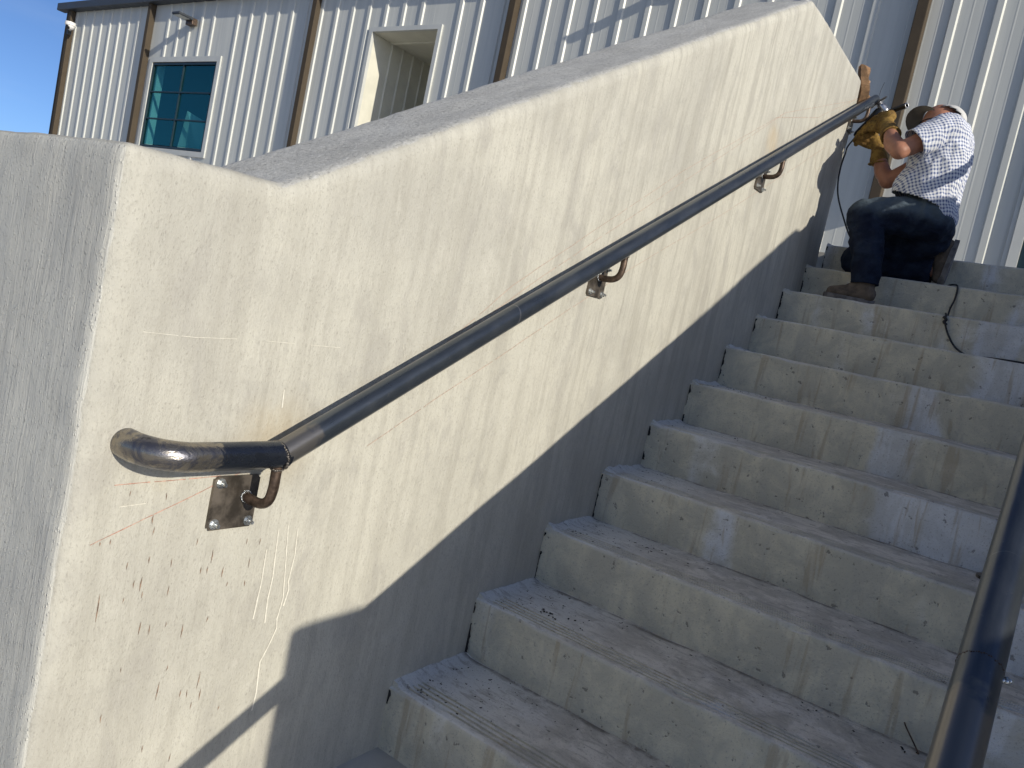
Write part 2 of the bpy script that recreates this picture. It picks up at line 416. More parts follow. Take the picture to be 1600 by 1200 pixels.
# ------------------------------------------------------------------ ground and landing
bm = bmesh.new(); add_box(bm, (-600, -600, -.4), (600, 600, 0)); o = from_bm('ground', bm, M['ground']); tag(o, 'grey concrete ground at the foot of the stairs', kind='structure')
bm = bmesh.new(); add_box(bm, (-16, 3.28, .0), (14, 5.60, 11*RI-.003)); o = from_bm('upper_landing', bm, M['ground']); tag(o, 'concrete landing at the top of the stairs', kind='structure')

# ------------------------------------------------------------------ cheek walls
def cheek_wall(name, x0, x1, ret, voxel, label, grp, rise=0):
    bm = bmesh.new()
    prof = [(-.862, -.1), (-.862, 1.262), (-.566, 1.274), (1.889, 2.692), (2.92, 2.735), (2.92, -.1)]
    prof = [(y, z+(rise if z > 0 else 0)) for y, z in prof]
    a = [bm.verts.new((x0, y, z)) for y, z in prof]; b = [bm.verts.new((x1, y, z)) for y, z in prof]
    bm.faces.new(a); bm.faces.new(b[::-1])
    for i in range(6): j = (i+1) % 6; bm.faces.new((a[i], b[i], b[j], a[j]))
    bmesh.ops.recalc_face_normals(bm, faces=bm.faces)
    hor = [e for e in bm.edges if abs(e.verts[0].co.x-e.verts[1].co.x) < 1e-5 and (e.verts[0].co.z > 0 or e.verts[1].co.z > 0)]
    bmesh.ops.bevel(bm, geom=hor, offset=.028, segments=3, affect='EDGES', profile=.5)
    add_box(bm, *ret)
    me = bpy.data.meshes.new(name); bm.to_mesh(me); bm.free()
    o = link(name, me, M['wall'])
    bake(o, [('REMESH', dict(mode='VOXEL', voxel_size=voxel)), ('SMOOTH', dict(factor=.5, iterations=5))])
    me = o.data
    def f(c):
        near = max(0, 1-abs(c.x-(x0 if abs(c.x-x0) < abs(c.x-x1) else x1))/.05)
        return .004*N(c*3)+.0018*N(c*14)+.0006*N(c*40)+.0045*N(c*9+Vector((3, 1, 7)))*(.35 if c.y < -.8 else 0)
    displace(me, f)
    me.polygons.foreach_set('use_smooth', [True]*len(me.polygons)); me.update()
    return tag(o, label, 'wall', grp)
left = cheek_wall('concrete_wall', -.30, 0, ((-3.2, -.862, -.1), (-.01, -.57, 1.262)), .0095,
    'pale troweled concrete stair wall on the left carrying the steel handrail', None)
right = cheek_wall('concrete_wall', W, W+.30, ((W+.01, -.862, -.1), (W+3, -.57, 1.297)), .02,
    'concrete stair wall on the far right side of the steps casting the long shadow', None, .022)

# marks on the left wall: thin sheets lying on its face, children of the wall
from mathutils.bvhtree import BVHTree
_dg = bpy.context.evaluated_depsgraph_get()
bvh = BVHTree.FromObject(left, _dg)
def wx(y, z, off=.0012):
    h = bvh.ray_cast(Vector((.5, y, z)), Vector((-1, 0, 0)), 1.0)
    return (h[0].x if h[0] else 0)+off
def ribbon(bm, pts, wd, off=.0012):
    "a thin ribbon on the wall through (y,z) points; wd = width function of t in 0..1"
    P = []
    for (a, b) in zip(pts[:-1], pts[1:]):
        L = math.hypot(b[0]-a[0], b[1]-a[1]); n = max(1, int(L/.012))
        for k in range(n): P.append((a[0]+(b[0]-a[0])*k/n, a[1]+(b[1]-a[1])*k/n))
    P.append(pts[-1]); prev = None
    for i, (y, z) in enumerate(P):
        q = P[min(i+1, len(P)-1)]; p = P[max(i-1, 0)]; d = Vector((q[0]-p[0], q[1]-p[1])).normalized(); nn = Vector((-d.y, d.x))*wd(i/(len(P)-1))*.5
        cur = [bm.verts.new((wx(y+s*nn.x, z+s*nn.y, off), y+s*nn.x, z+s*nn.y)) for s in (-1, 1)]
        if prev: bm.faces.new((prev[0], cur[0], cur[1], prev[1]))
        prev = cur
def wall_marks(name, lines, mat, wd, jit=.0, label=None, gaps=0):
    bm = bmesh.new()
    for pts in lines:
        if gaps:
            for (a, b) in zip(pts[:-1], pts[1:]):
                L = math.hypot(b[0]-a[0], b[1]-a[1]); t = 0
                while t < L:
                    s = random.uniform(.05, .22); e = min(L, t+s)
                    ribbon(bm, [(a[0]+(b[0]-a[0])*t/L, a[1]+(b[1]-a[1])*t/L), (a[0]+(b[0]-a[0])*e/L, a[1]+(b[1]-a[1])*e/L)], wd)
                    t = e+random.uniform(.0, .045)*gaps
        else: ribbon(bm, pts, wd)
    o = from_bm(name, bm, mat, left)
    if label: o['label'] = label
    return o
wall_marks('chalk_line', [[(-.817, .641), (-.562, .746)], [(-.794, .737), (-.601, .742)]], M['chalk'], lambda t: .0013+.0005*math.sin(t*40), gaps=.3, label='thin red chalk lines near the lowest bracket plate')
wall_marks('chalk_line', [[(-.15, .958), (.155, 1.202), (.969, 1.709), (1.845, 2.201), (2.84, 2.596)], [(-.05, 1.03), (.229, 1.213), (1.154, 1.777), (1.845, 2.201)], [(-.25, .79), (-.013, .922), (.769, 1.349), (1.467, 1.695), (2.537, 2.261)], [(1.75, 2.15), (2.3, 2.33), (2.88, 2.62)], [(2.2, 2.36), (2.5, 2.1)]],
           M['faint'], lambda t: .0018, gaps=.4, label='faded reddish layout lines running along the rail')
bm = bmesh.new()
for k in range(44):
    pts = [(-.787, .531, .04), (-.719, .673, .014), (-.713, .652, .012), (-.801, .641, .006), (-.785, .642, .008), (-.765, .721, .008), (-.701, .712, .01), (-.75, .597, .012), (-.712, .601, .01), (-.746, .537, .008), (-.72, .56, .022), (-.733, .562, .012), (-.714, .54, .01), (-.708, .479, .02), (-.689, .472, .016), (-.658, .475, .008), (-.624, .455, .022), (-.666, .538, .016), (-.589, .59, .022), (-.595, .565, .012), (-.608, .566, .012), (-.561, .555, .018), (-.504, .565, .018), (-.568, .344, .03), (-.56, .313, .02), (-.589, .324, .014), (-.603, .328, .012), (-.575, .296, .012), (-.641, .389, .01), (-.729, .41, .008), (-.749, .327, .014), (-.651, .348, .03), (-.51, .27, .008), (-.575, .467, .01), (-.506, .524, .01), (-.545, .529, .008), (-.67, .59, .014), (-.625, .622, .01), (-.487, .605, .012), (-.518, .609, .01), (-.60, .20, .014), (-.66, .24, .012), (-.70, .15, .02), (-.62, .13, .015)][k]
    y, z, h = pts; h *= 1.0
    ribbon(bm, [(y+random.uniform(-.001, .001), z+h*.6), (y, z), (y+random.uniform(-.002, .001), z-h*.6)], lambda t, h=h: .0003+(.0014+h*.025)*math.sin(math.pi*min(1, max(0, t)))*random.uniform(.6, 1.1))
from_bm('rust_spots', bm, M['rust'], left)['label'] = 'small brown slivers of rusty spatter below the lowest bracket'
wall_marks('drip_marks', [[(-.467, .586), (-.466, .52), (-.469, .443)], [(-.447, .627), (-.440, .527), (-.442, .48), (-.438, .429)],
    [(-.425, .63), (-.403, .475), (-.409, .431), (-.405, .41), (-.415, .381), (-.43, .344), (-.424, .274), (-.426, .237)], [(-.399, .622), (-.393, .564), (-.397, .508), (-.392, .49), (-.399, .457)], [(-.50, .905), (-.497, .87)]],
    M['drip'], lambda t: .0020+.0017*t, label='thin white drips running down below the rail')
wall_marks('scratch', [[(-.79, .985), (-.70, .985), (-.62, .990)], [(-.56, .992), (-.38, .995)], [(-.20, 1.02), (-.185, .985)], [(-.78, .70), (-.735, .702)]], M['drip'], lambda t: .0008, gaps=1, label='fine white scratches across the wall')

# ------------------------------------------------------------------ stairs
stairs = empty('concrete_stairs', 'grey concrete steps with grooved stained nosings rising to the landing', 'stairs')
def make_step(i):
    y0 = (i-1)*T; z1 = i*RI; zb = z1-RI-(.02 if i > 1 else 0); yb = y0+T+.06 if i < 11 else 3.279
    wob = random.uniform(0, 50)
    prof = [(y0+.004, zb), (y0+.002, zb+.05)] + [(y0, z1-RI+RI*k/6) for k in range(2, 6)]
    r = .012
    prof += [(y0+r-r*math.cos(a), z1-r+r*math.sin(a)) for a in [math.pi/2*k/5 for k in range(6)]]
    y = y0+.022; gi = []
    for g in range(4):
        for dy, dz in ((0, 0), (.0018, -1), (.0060, -1), (.0078, 0)):
            prof.append((y+dy, z1)); gi.append((len(prof)-1, dz))
        y += .0175
    ys = [y+.005+(y0+T+.02-y-.005)*k/10 for k in range(11)]
    prof += [(q, z1) for q in ys] + [(yb, z1)] if yb > ys[-1]+.01 else [(q, z1) for q in ys]
    prof.append((prof[-1][0], zb))
    gd = {a: b for a, b in gi}
    gdepth = .009 if i < 7 else .004
    xs = [.0, .012, .024, .036, .050, .056]+[.056+(W-.112-.0)*k/104 for k in range(1, 104)]+[W-.056, W-.04, W]
    bm = bmesh.new(); rows = []
    for x in xs:
        row = []
        edge = x < .05 or x > W-.05
        sag = .003*N(Vector((x*1.1, i*3.3, wob)))
        for k, (yy, zz) in enumerate(prof):
            py, pz = yy, zz
            if k in gd and gd[k] < 0 and not edge: pz -= gdepth*(.8+.5*N(Vector((x*2, 3, wob))))
            if k < 12: py += .0045*N(Vector((x*2.2, zz*4, wob)))+.0016*N(Vector((x*17, zz*17, wob)))
            if k >= 6: pz += sag+.0012*N(Vector((x*15, yy*15, wob)))
            if 6 <= k < 14:
                ch = max(0, N(Vector((x*11, 5.5+wob, k*.15)))-.28)*.020; pz -= ch; py += ch*.6
            if x < .026 and k > 10 and k < len(prof)-1: pz += .010*(1-x/.03)*(1+.8*N(Vector((x, yy*30, wob))))
            if x > .03 and x < W-.03 and yy > y0+T-.05 and k < len(prof)-1: pz += .004*(1+N(Vector((x*8, yy*8, wob))))*(1-abs(yy-(y0+T))/.05)
            row.append(bm.verts.new((x, py, pz)))
        rows.append(row)
    n = len(prof)
    for a, b in zip(rows[:-1], rows[1:]):
        for k in range(n): bm.faces.new((a[k], a[(k+1) % n], b[(k+1) % n], b[k]))
    bm.faces.new(rows[0]); bm.faces.new(rows[-1][::-1])
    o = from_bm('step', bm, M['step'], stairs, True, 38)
    # ragged open joint between riser and wall
    bm = bmesh.new(); prev = None
    m = 26
    for k in range(m+1):
        z = z1-RI+RI*(k/m)*.93; wd = .0015+.014*max(0, N(Vector((i*7.1, z*30, 3)))+.12)+.003*random.random()
        if i in (8, 9, 10) : wd *= 1.4
        xc = .003+wd*.5
        cur = [bm.verts.new((xc-wd*.5, y0-.0035+.0, z)), bm.verts.new((xc+wd*.5*random.uniform(.4, 1), y0-.0035, z))]
        if prev and N(Vector((i*2.7, z*15, 9))) > -.12: bm.faces.new((prev[0], prev[1], cur[1], cur[0]))
        prev = cur
    from_bm('joint_gap', bm, M['gap'], o)
    return o
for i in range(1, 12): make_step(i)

# grit lying on the treads
bm = bmesh.new()
def crumb(p, s):
    m = Matrix.Translation(p) @ Matrix.Rotation(random.random()*6, 4, 'Z') @ Matrix.Diagonal((s*random.uniform(.8, 2.0), s*random.uniform(.6, 1.2), s*.5, 1))
    bmesh.ops.create_icosphere(bm, subdivisions=1, radius=1, matrix=m)
for i in range(1, 7):
    z = i*RI+.0015
    for k in range(150 if i < 4 else 70):
        x = .04+abs(random.gauss(0, .16)) if random.random() < .5 else random.uniform(.05, 2.0)
        y = (i-1)*T+(random.uniform(.03, .29) if x < .3 else .29-abs(random.gauss(0, .05)))
        crumb((x, y, z), random.choice((.0008, .0010, .0012, .0018, .0024)))
for k in range(14): crumb((.17+random.gauss(0, .03), .3+.11+random.gauss(0, .02), 2*RI+.002), .003)
for k in range(10): crumb((.30+random.gauss(0, .05), .6+.2+random.gauss(0, .015), 3*RI+.002), .0028)
for k in range(5): crumb((1.06+random.gauss(0, .03), .565+random.gauss(0, .012), 2*RI+.003), .0035)
o = from_bm('grit', bm, M['grit']); tag(o, 'scattered black grit and crumbs lying on the lower treads', 'grit', kind='stuff')

# dry leaf and twig
def onz_pt(x, y, i): return Vector((x, y, i*RI))
bm = bmesh.new(); pr = None
for k in range(9):
    t = k/8; wdt = .014*math.sin(math.pi*min(.98, max(.03, t)))*(1+.3*math.sin(k*5)); x = .60+.055*t; z = RI+.005+.006*math.sin(t*7)
    cur = [bm.verts.new((x, .045+wdt, z+.004)), bm.verts.new((x+.002, .045, z)), bm.verts.new((x, .045-wdt*.8, z+.005))]
    if pr:
        for q in (0, 1): bm.faces.new((pr[q], pr[q+1], cur[q+1], cur[q]))
    pr = cur
bmesh.ops.solidify(bm, geom=bm.faces[:], thickness=.0008)
o = from_bm('dry_leaf', bm, M['leaf']); tag(o, 'crumpled brown dry leaf on the grooved edge of the lowest step', 'leaf')
o = tube_obj('twig', curve([(1.055, .590, 2*RI+.055), (1.062, .588, 2*RI+.045), (1.085, .580, 2*RI+.020), (1.10, .57, 2*RI+.005)], 4), .0018, M['leaf'], seg=6)
tag(o, 'short thin twig leaning on a riser near the centre railing', 'twig')

# ------------------------------------------------------------------ handrails
D = .077
def arc_pts(c, a, b, r, n=10): return [Vector(c)+Vector(a)*r*math.cos(t)+Vector(b)*r*math.sin(t) for t in [math.pi/2*k/n for k in range(n+1)]]
RS = .527
rz = lambda y: .800+RS*(y+.545)
rail = empty('handrail', 'dark steel pipe handrail bracketed to the left wall with a bare bent lower end', 'handrail')
jn = Vector((D, -.545, .800))
bm = bmesh.new(); n = 40
tube(bm, [jn+(Vector((D, 2.94, rz(2.94)))-jn)*k/n for k in range(n+1)], .0242, 32)
pp = from_bm('pipe', bm, M['pipe'], rail, True, 40)
tube_obj('pipe_cap', [Vector((D, 2.94, rz(2.94))), Vector((D, 2.943, rz(2.943)))], [.0235, .021], M['weld'], rail)
# level extension and elbow into the wall
pts = [Vector((D, -.545+.012, .802)), Vector((D, -.60, .8015)), Vector((D, -.65, .8015)), Vector((D, -.69, .802)), Vector((D, -.720, .802))]
cx, cy, cr = D-.068, -.720, .068
pts += [Vector((cx+cr*math.cos(t), cy-cr*math.sin(t), .802+.003*t)) for t in [math.pi/2*k/12 for k in range(1, 13)]]
pts += [Vector((-.02, cy-cr, .806))]
bm = bmesh.new(); tube(bm, pts, .0243, 32)
lv = from_bm('level_extension', bm, M['bare'], rail, True, 40)
def weld_ring(c, d, r, parent, rb=.004, seg=36, mat='weld'):
    d = Vector(d).normalized(); a, b = frame_at(d); bm = bmesh.new()
    for k in range(seg):
        t = 2*math.pi*k/seg; p = Vector(c)+(a*math.cos(t)+b*math.sin(t))*r+d*random.uniform(-.0012, .0012)
        bmesh.ops.create_icosphere(bm, subdivisions=1, radius=rb*random.uniform(.75, 1.35), matrix=Matrix.Translation(p))
    return from_bm('weld', bm, M[mat], parent, True)
weld_ring(jn, Vector((0, 1, .26)), .0245, rail, .0034)
def bracket(y, top=True, bolts=((-1, 1), (-1, -1), (1, -1), (1, 1)), tilt=0, up=None):
    z0 = rz(y)-.098; yc = y-.022 if up is None else y
    rod = tube_obj('bracket', curve([(.004, y, z0), (.03, y, z0-.002), (.055, y, z0+.001), (.071, y, z0+.013), (D, y, z0+.036), (D, y, z0+.060), (D, y, z0+.078)], 6), .0095, M['rod'], rail, 18)
    bm = bmesh.new()
    add_box(bm, (-.006, -.048, -.050), (.0065, .048, .050)); bmesh.ops.bevel(bm, geom=[e for e in bm.edges if abs(e.verts[0].co.x-e.verts[1].co.x) > .005], offset=.005, segments=3, affect='EDGES')
    m = Matrix.Translation((0, yc, z0-.010)) @ Matrix.Rotation(tilt, 4, 'X'); bm.transform(m)
    pl = from_bm('plate', bm, M['plate'], rod)
    for sy, sz in bolts:
        c = m @ Vector((.0065, sy*.036, sz*.038)); bm = bmesh.new()
        tube(bm, [c, c+Vector((.002, 0, 0))], .0095, 18); tube(bm, [c+Vector((.002, 0, 0)), c+Vector((.009, 0, 0))], .0066, 6); tube(bm, [c+Vector((.009, 0, 0)), c+Vector((.016, 0, 0))], .0036, 10)
        from_bm('bolt', bm, M['zinc'], rod, True, 40)
    w_ = weld_ring((.0085, y, z0), (1, 0, 0), .0105, rod, .0022, 22, 'zinc'); w2 = weld_ring((D, y, rz(y)-.0255), (0, 0, 1), .0105, rod, .0024, 20)
    return rod
bracket(-.545, bolts=((-1, 1), (-1, -1), (1, -1)), tilt=0)
bracket(.575, tilt=.0, up=1); bracket(1.735, tilt=.0, up=1); bracket(2.86, tilt=0, up=1)

crail = empty('handrail', 'dark steel pipe railing in the near right corner crossing in front of the steps', 'handrail')
XC = 1.158; cz = lambda y: .776+.545*(y+.559)
bm = bmesh.new(); tube(bm, [Vector((XC, y, cz(y))) for y in [-.42+k*.1 for k in range(37)]], .0242, 32); from_bm('pipe', bm, M['pipe'], crail, True, 40)
bm = bmesh.new(); tube(bm, [Vector((XC, -.42, cz(-.42))), Vector((XC, -.7, cz(-.7))), Vector((XC, -1.0, cz(-1.0))), Vector((XC, -1.06, cz(-1.0)-.012)), Vector((XC, -1.30, cz(-1.0)-.012))], .0240, 32); from_bm('lower_pipe', bm, M['pipe'], crail, True, 40)
weld_ring((XC, -.42, cz(-.42)), (0, 1, RS), .0236, crail, .0012, 60, 'rod')
for y, zf in ((-.42, 0), (1.16, 4*RI), (2.86, 10*RI)):
    tube_obj('post', [(XC, y, zf+.006), (XC, y, cz(y)-.02)], .0205, M['pipe'], crail)
    bm = bmesh.new(); tube(bm, [(XC, y, zf), (XC, y, zf+.008)], .055, 24); from_bm('base_plate', bm, M['plate'], crail, True, 40)
    weld_ring((XC+.019, y+.006, cz(y)-.004), (0, .2, 1), .012, crail, .003, 16, 'zinc')

# ------------------------------------------------------------------ building
YB = 5.4
bld = empty('metal_building', 'white ribbed metal building standing behind the stair wall', 'building')
ZB, ZT = 11*RI-.05, 4.90
ribs = [-.058-.302*k for k in range(-8, 50)]
def ribbed(bm, x0, x1, z0, z1):
    xs = [(x0, 0.0)]
    for r in sorted(ribs):
        q = [(r-.069, 0), (r-.057, .018), (r-.012, .018), (r, 0)]
        if q[0][0] > x0+.002 and q[-1][0] < x1-.002:
            xs += q
            for m_ in (.075, .155): 
                if r+m_+.018 < x1: xs += [(r+m_, 0), (r+m_+.005, .0009), (r+m_+.012, .0009), (r+m_+.017, 0)]
    xs.append((x1, 0.0)); xs.sort(key=lambda t: t[0])
    a = [bm.verts.new((x, YB-d, z0)) for x, d in xs]; b = [bm.verts.new((x, YB-d, z1)) for x, d in xs]
    for i in range(len(xs)-1): bm.faces.new((a[i], a[i+1], b[i+1], b[i]))
WX0, WX1, WZ0, WZ1 = -11.55, -9.75, 2.47, 3.87     # window opening
OX0, OX1, OZ1 = -6.60, -5.50, 4.19                 # porch opening
DX0, DX1, DZ1 = .76, 1.76, 4.10                    # door opening
bm = bmesh.new()
ribbed(bm, -14.60, WX0, ZB, ZT); ribbed(bm, WX0, WX1, ZB, WZ0); ribbed(bm, WX0, WX1, WZ1, ZT)
ribbed(bm, WX1, OX0, ZB, ZT); ribbed(bm, OX0, OX1, OZ1, ZT); ribbed(bm, OX1, DX0, ZB, ZT); ribbed(bm, DX0, DX1, DZ1, ZT); ribbed(bm, DX1, 2.4, ZB, ZT)
# side and back walls, with thickness
add_box(bm, (-14.60, YB+.001, ZB), (-14.50, 16, ZT)); add_box(bm, (2.3, YB+.001, ZB), (2.4, 16, ZT)); add_box(bm, (-14.6, 15.9, ZB), (2.4, 16, ZT))
bmesh.ops.remove_doubles(bm, verts=bm.verts, dist=.0001)
from_bm('wall_panels', bm, M['clad'], bld)
# roof
bm = bmesh.new()
v = [bm.verts.new(p) for p in ((-14.78, YB-.12, 4.86), (2.5, YB-.12, 4.86), (2.5, 10.7, 5.5), (-14.78, 10.7, 5.5), (-14.78, 16.2, 4.86), (2.5, 16.2, 4.86))]
bm.faces.new((v[0], v[1], v[2], v[3])); bm.faces.new((v[3], v[2], v[5], v[4])); bm.faces.new((v[0], v[3], v[4])); bm.faces.new((v[1], v[5], v[2]))
bmesh.ops.solidify(bm, geom=bm.faces[:], thickness=.05)
from_bm('roof', bm, M['trim'], bld)
box('gutter', (-14.77, YB-.150, 4.745), (2.5, YB+.0, 4.87), M['gutter'], bld, .012)
for xr in (-14.32, -11.70, -7.665, -4.386, -.279):
    x0 = xr-.085
    d = box('downspout', (x0, YB-.0965, 2.52), (xr, YB+.001 if False else YB-.001, 4.745), M['brown'], bld, .006)
# corner flashing
box('corner_trim', (-14.63, YB-.028, ZB), (-14.52, YB+.0, 4.74), M['brown'], bld, .003)
# window
def rect_frame(name, x0, x1, z0, z1, wd, y0, y1, mat, parent, bottom=True):
    bm = bmesh.new()
    add_box(bm, (x0, y0, z0), (x0+wd, y1, z1)); add_box(bm, (x1-wd, y0, z0), (x1, y1, z1))
    add_box(bm, (x0+wd, y0, z1-wd), (x1-wd, y1, z1))
    if bottom: add_box(bm, (x0+wd, y0, z0), (x1-wd, y1, z0+wd))
    return from_bm(name, bm, mat, parent)
win = rect_frame('window', WX0-.055, WX1+.055, WZ0-.055, WZ1+.05, .080, YB-.024, YB+.05, M['trim'], bld)
win['label'] = 'six paned tinted window in pale surround'
rect_frame('frame', WX0+.035, WX1-.035, WZ0+.035, WZ1-.04, .032, YB-.012, YB+.045, M['dark'], win)
bm = bmesh.new(); xm = (WX0+WX1)/2
zr = [WZ0+.067+(WZ1-WZ0-.139)*k/3 for k in (1, 2)]
add_box(bm, (xm-.010, YB-.008, WZ0+.06), (xm+.010, YB+.04, WZ1-.07))
for z in zr:
    add_box(bm, (WX0+.06, YB-.006, z-.010), (xm-.010, YB+.038, z+.010)); add_box(bm, (xm+.010, YB-.006, z-.010), (WX1-.06, YB+.038, z+.010))
from_bm('muntin', bm, M['dark'], win)
zl = [WZ0+.067]+zr+[WZ1-.072]
for a, b in ((WX0+.067, xm-.015), (xm+.015, WX1-.067)):
    for c, d in zip(zl[:-1], zl[1:]): box('pane', (a, YB+.012, c+.012), (b, YB+.018, d-.012), M['glass'], win)
# dim room behind the glass, pale reveal and an added panel for the pane reflection
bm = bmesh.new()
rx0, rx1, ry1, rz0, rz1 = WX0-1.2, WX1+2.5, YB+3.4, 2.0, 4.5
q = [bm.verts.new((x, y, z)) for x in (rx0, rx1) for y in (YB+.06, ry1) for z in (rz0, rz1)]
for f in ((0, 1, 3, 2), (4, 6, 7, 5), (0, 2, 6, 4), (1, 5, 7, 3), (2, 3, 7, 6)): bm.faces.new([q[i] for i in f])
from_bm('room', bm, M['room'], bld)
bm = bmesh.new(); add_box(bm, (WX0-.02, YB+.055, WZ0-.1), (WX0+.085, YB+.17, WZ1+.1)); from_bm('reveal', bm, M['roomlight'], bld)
bm = bmesh.new()
for dx, top in ((0, 2.98), (.5, 2.90)):
    pass
v = [bm.verts.new(p) for p in ((-10.58, YB+.05, 2.40), (-10.28, YB+.31, 2.40), (-10.28, YB+.31, 2.98), (-10.33, YB+.27, 3.04), (-10.52, YB+.10, 3.13))]
bm.faces.new(v); bmesh.ops.solidify(bm, geom=bm.faces[:], thickness=.02); from_bm('reflection_panel', bm, M['roomlight'], bld)  # added pale panel that stands in for a bright reflection in the panes
# porch opening
po = rect_frame('porch_surround', OX0-.05, OX1+.05, ZB, OZ1+.05, .055, YB-.026, YB+.02, M['trim'], bld, False)
bm = bmesh.new()
yy = YB+1.5
def quad(*p): bm.faces.new([bm.verts.new(c) for c in p])
# left liner wall with ribs
prev = None; ys = [(YB+.02, 0)]
for k in range(7):
    y = YB+.34+k*.2; ys += [(y, 0), (y+.008, .02), (y+.035, .02), (y+.043, 0)]
ys.append((YB+1.8, 0))
for (ya, da), (yb_, db) in zip(ys[:-1], ys[1:]): quad((OX0-.002+da, ya, ZB), (OX0-.002+db, yb_, ZB), (OX0-.002+db, yb_, OZ1), (OX0-.002+da, ya, OZ1))
quad((OX0, YB+1.8, ZB), (OX1, YB+1.8, ZB), (OX1, YB+1.8, OZ1), (OX0, YB+1.8, OZ1))
quad((OX1+.003, YB+.02, ZB), (OX1+.003, YB+1.8, ZB), (OX1+.003, YB+1.8, OZ1), (OX1+.003, YB+.02, OZ1))
quad((OX0, YB+.02, OZ1-.006), (OX1, YB+.02, OZ1-.006), (OX1, YB+1.8, OZ1-.006), (OX0, YB+1.8, OZ1-.006))
from_bm('porch_liner', bm, M['cream'], bld)
box('ceiling_trim', (OX0+.003, YB+.30, OZ1-.03), (OX1-.003, YB+.34, OZ1-.008), M['cream'], bld)
# door at the right
dr = rect_frame('door_surround', DX0-.07, DX1+.07, ZB, DZ1+.07, .07, YB-.040, YB+.03, M['trim'], bld, False)
box('trim_step', (DX0-.105, YB-.022, ZB), (DX0-.072, YB-.001, DZ1+.07), M['trim'], dr, .003)
door = box('door', (DX0+.002, YB+.035, ZB), (DX1-.002, YB+.08, DZ1-.002), M['dark'], bld)
rect_frame('door_frame', DX0+.003, DX1-.003, ZB+.003, DZ1-.004, .06, YB+.0, YB+.034, M['dark'], door)
# wall lights
def wall_light(x, z, label):
    t = empty('wall_light', label, 'light', 'flat wall lights under the eave')
    box('housing', (x-.09, YB-.10, z-.05), (x+.09, YB-.018, z+.05), M['rod'], t, .008)
    bm = bmesh.new(); add_box(bm, (x-.10, YB-.33, z+.012), (x+.10, YB-.09, z+.050)); bmesh.ops.bevel(bm, geom=bm.edges[:], offset=.008, segments=2, affect='EDGES'); from_bm('lamp_head', bm, M['gutter'], t)
    box('lens', (x-.075, YB-.31, z+.005), (x+.075, YB-.14, z+.0115), M['trim'], t)
wall_light(-10.55, 4.42, 'dark flat wall light mounted above the six paned window')
wall_light(-2.30, 4.56, 'wall light out of frame whose long shadow falls on the ribbed panels')
# security camera
t = empty('security_camera', 'small white dome security camera near the top left corner of the building', 'camera')
cxx, czz = -14.05, 4.40
box('mount', (cxx-.20, YB-.16, czz-.10), (cxx-.14, YB-.10, czz-.02), M['gutter'], t, .004)
tube_obj('arm', [(cxx-.17, YB-.12, czz-.04), (cxx-.10, YB-.16, czz+.03), (cxx, YB-.20, czz+.06)], .022, M['trim'], t)
tube_obj('collar', [(cxx, YB-.20, czz+.075), (cxx, YB-.20, czz+.02)], .085, M['paper'], t, 24)
bm = bmesh.new(); ellipsoid(bm, (cxx, YB-.20, czz+.02), (.075, .075, .075)); from_bm('dome', bm, M['paper'], t, True)
bm = bmesh.new(); ellipsoid(bm, (cxx+.015, YB-.235, czz-.01), (.042, .042, .042)); from_bm('lens', bm, M['black'], t, True)

# ------------------------------------------------------------------ cardboard at the wall end
def sheet(bm, rows, th):
    vv = [[bm.verts.new(p) for p in r] for r in rows]
    fs = [bm.faces.new((vv[i][j], vv[i][j+1], vv[i+1][j+1], vv[i+1][j])) for i in range(len(rows)-1) for j in range(len(rows[0])-1)]
    bmesh.ops.solidify(bm, geom=fs, thickness=th)
t = empty('cardboard_piece', 'torn tan cardboard flap folded at the wall end above the rail tip', 'cardboard')
bm = bmesh.new()
rows = []
for k in range(9):
    s = k/8; z = 2.60+.215*s; b = .008+.010*math.sin(s*5)
    rows.append([(-.030+b-.020*s, 2.955, z), (-.012+b-.018*s, 2.925+.004*math.sin(9*s), z+.004), (.018+b-.03*s+.018*math.sin(3*s), 2.935, z), (.046-.050*s+.008*math.sin(8*s), 2.985, z+.010*math.sin(s*9))])
sheet(bm, rows, .004); from_bm('flap', bm, M['card'], t)
bm = bmesh.new(); sheet(bm, [[(-.040, 2.930, 2.62), (-.022, 2.922, 2.62)], [(-.038, 2.930, 2.68), (-.018, 2.921, 2.69)], [(-.040, 2.930, 2.725), (-.026, 2.923, 2.735)]], .003); from_bm('paper_strip', bm, M['paper'], t)
bm = bmesh.new(); capsule(bm, (.014, 2.955, 2.66), (.020, 2.955, 2.735), .012, .007, 12); from_bm('torn_tab', bm, M['card'], t, True)

# ------------------------------------------------------------------ worker
P = empty('person', 'worker kneeling on the top steps in white checked shirt and jeans grinding the rail end', 'person')
def wr(a, f, seed=0): return lambda c: a*(N(c*f+Vector((seed, 0, 0)))+.5*N(c*f*2.3+Vector((0, seed, 0))))
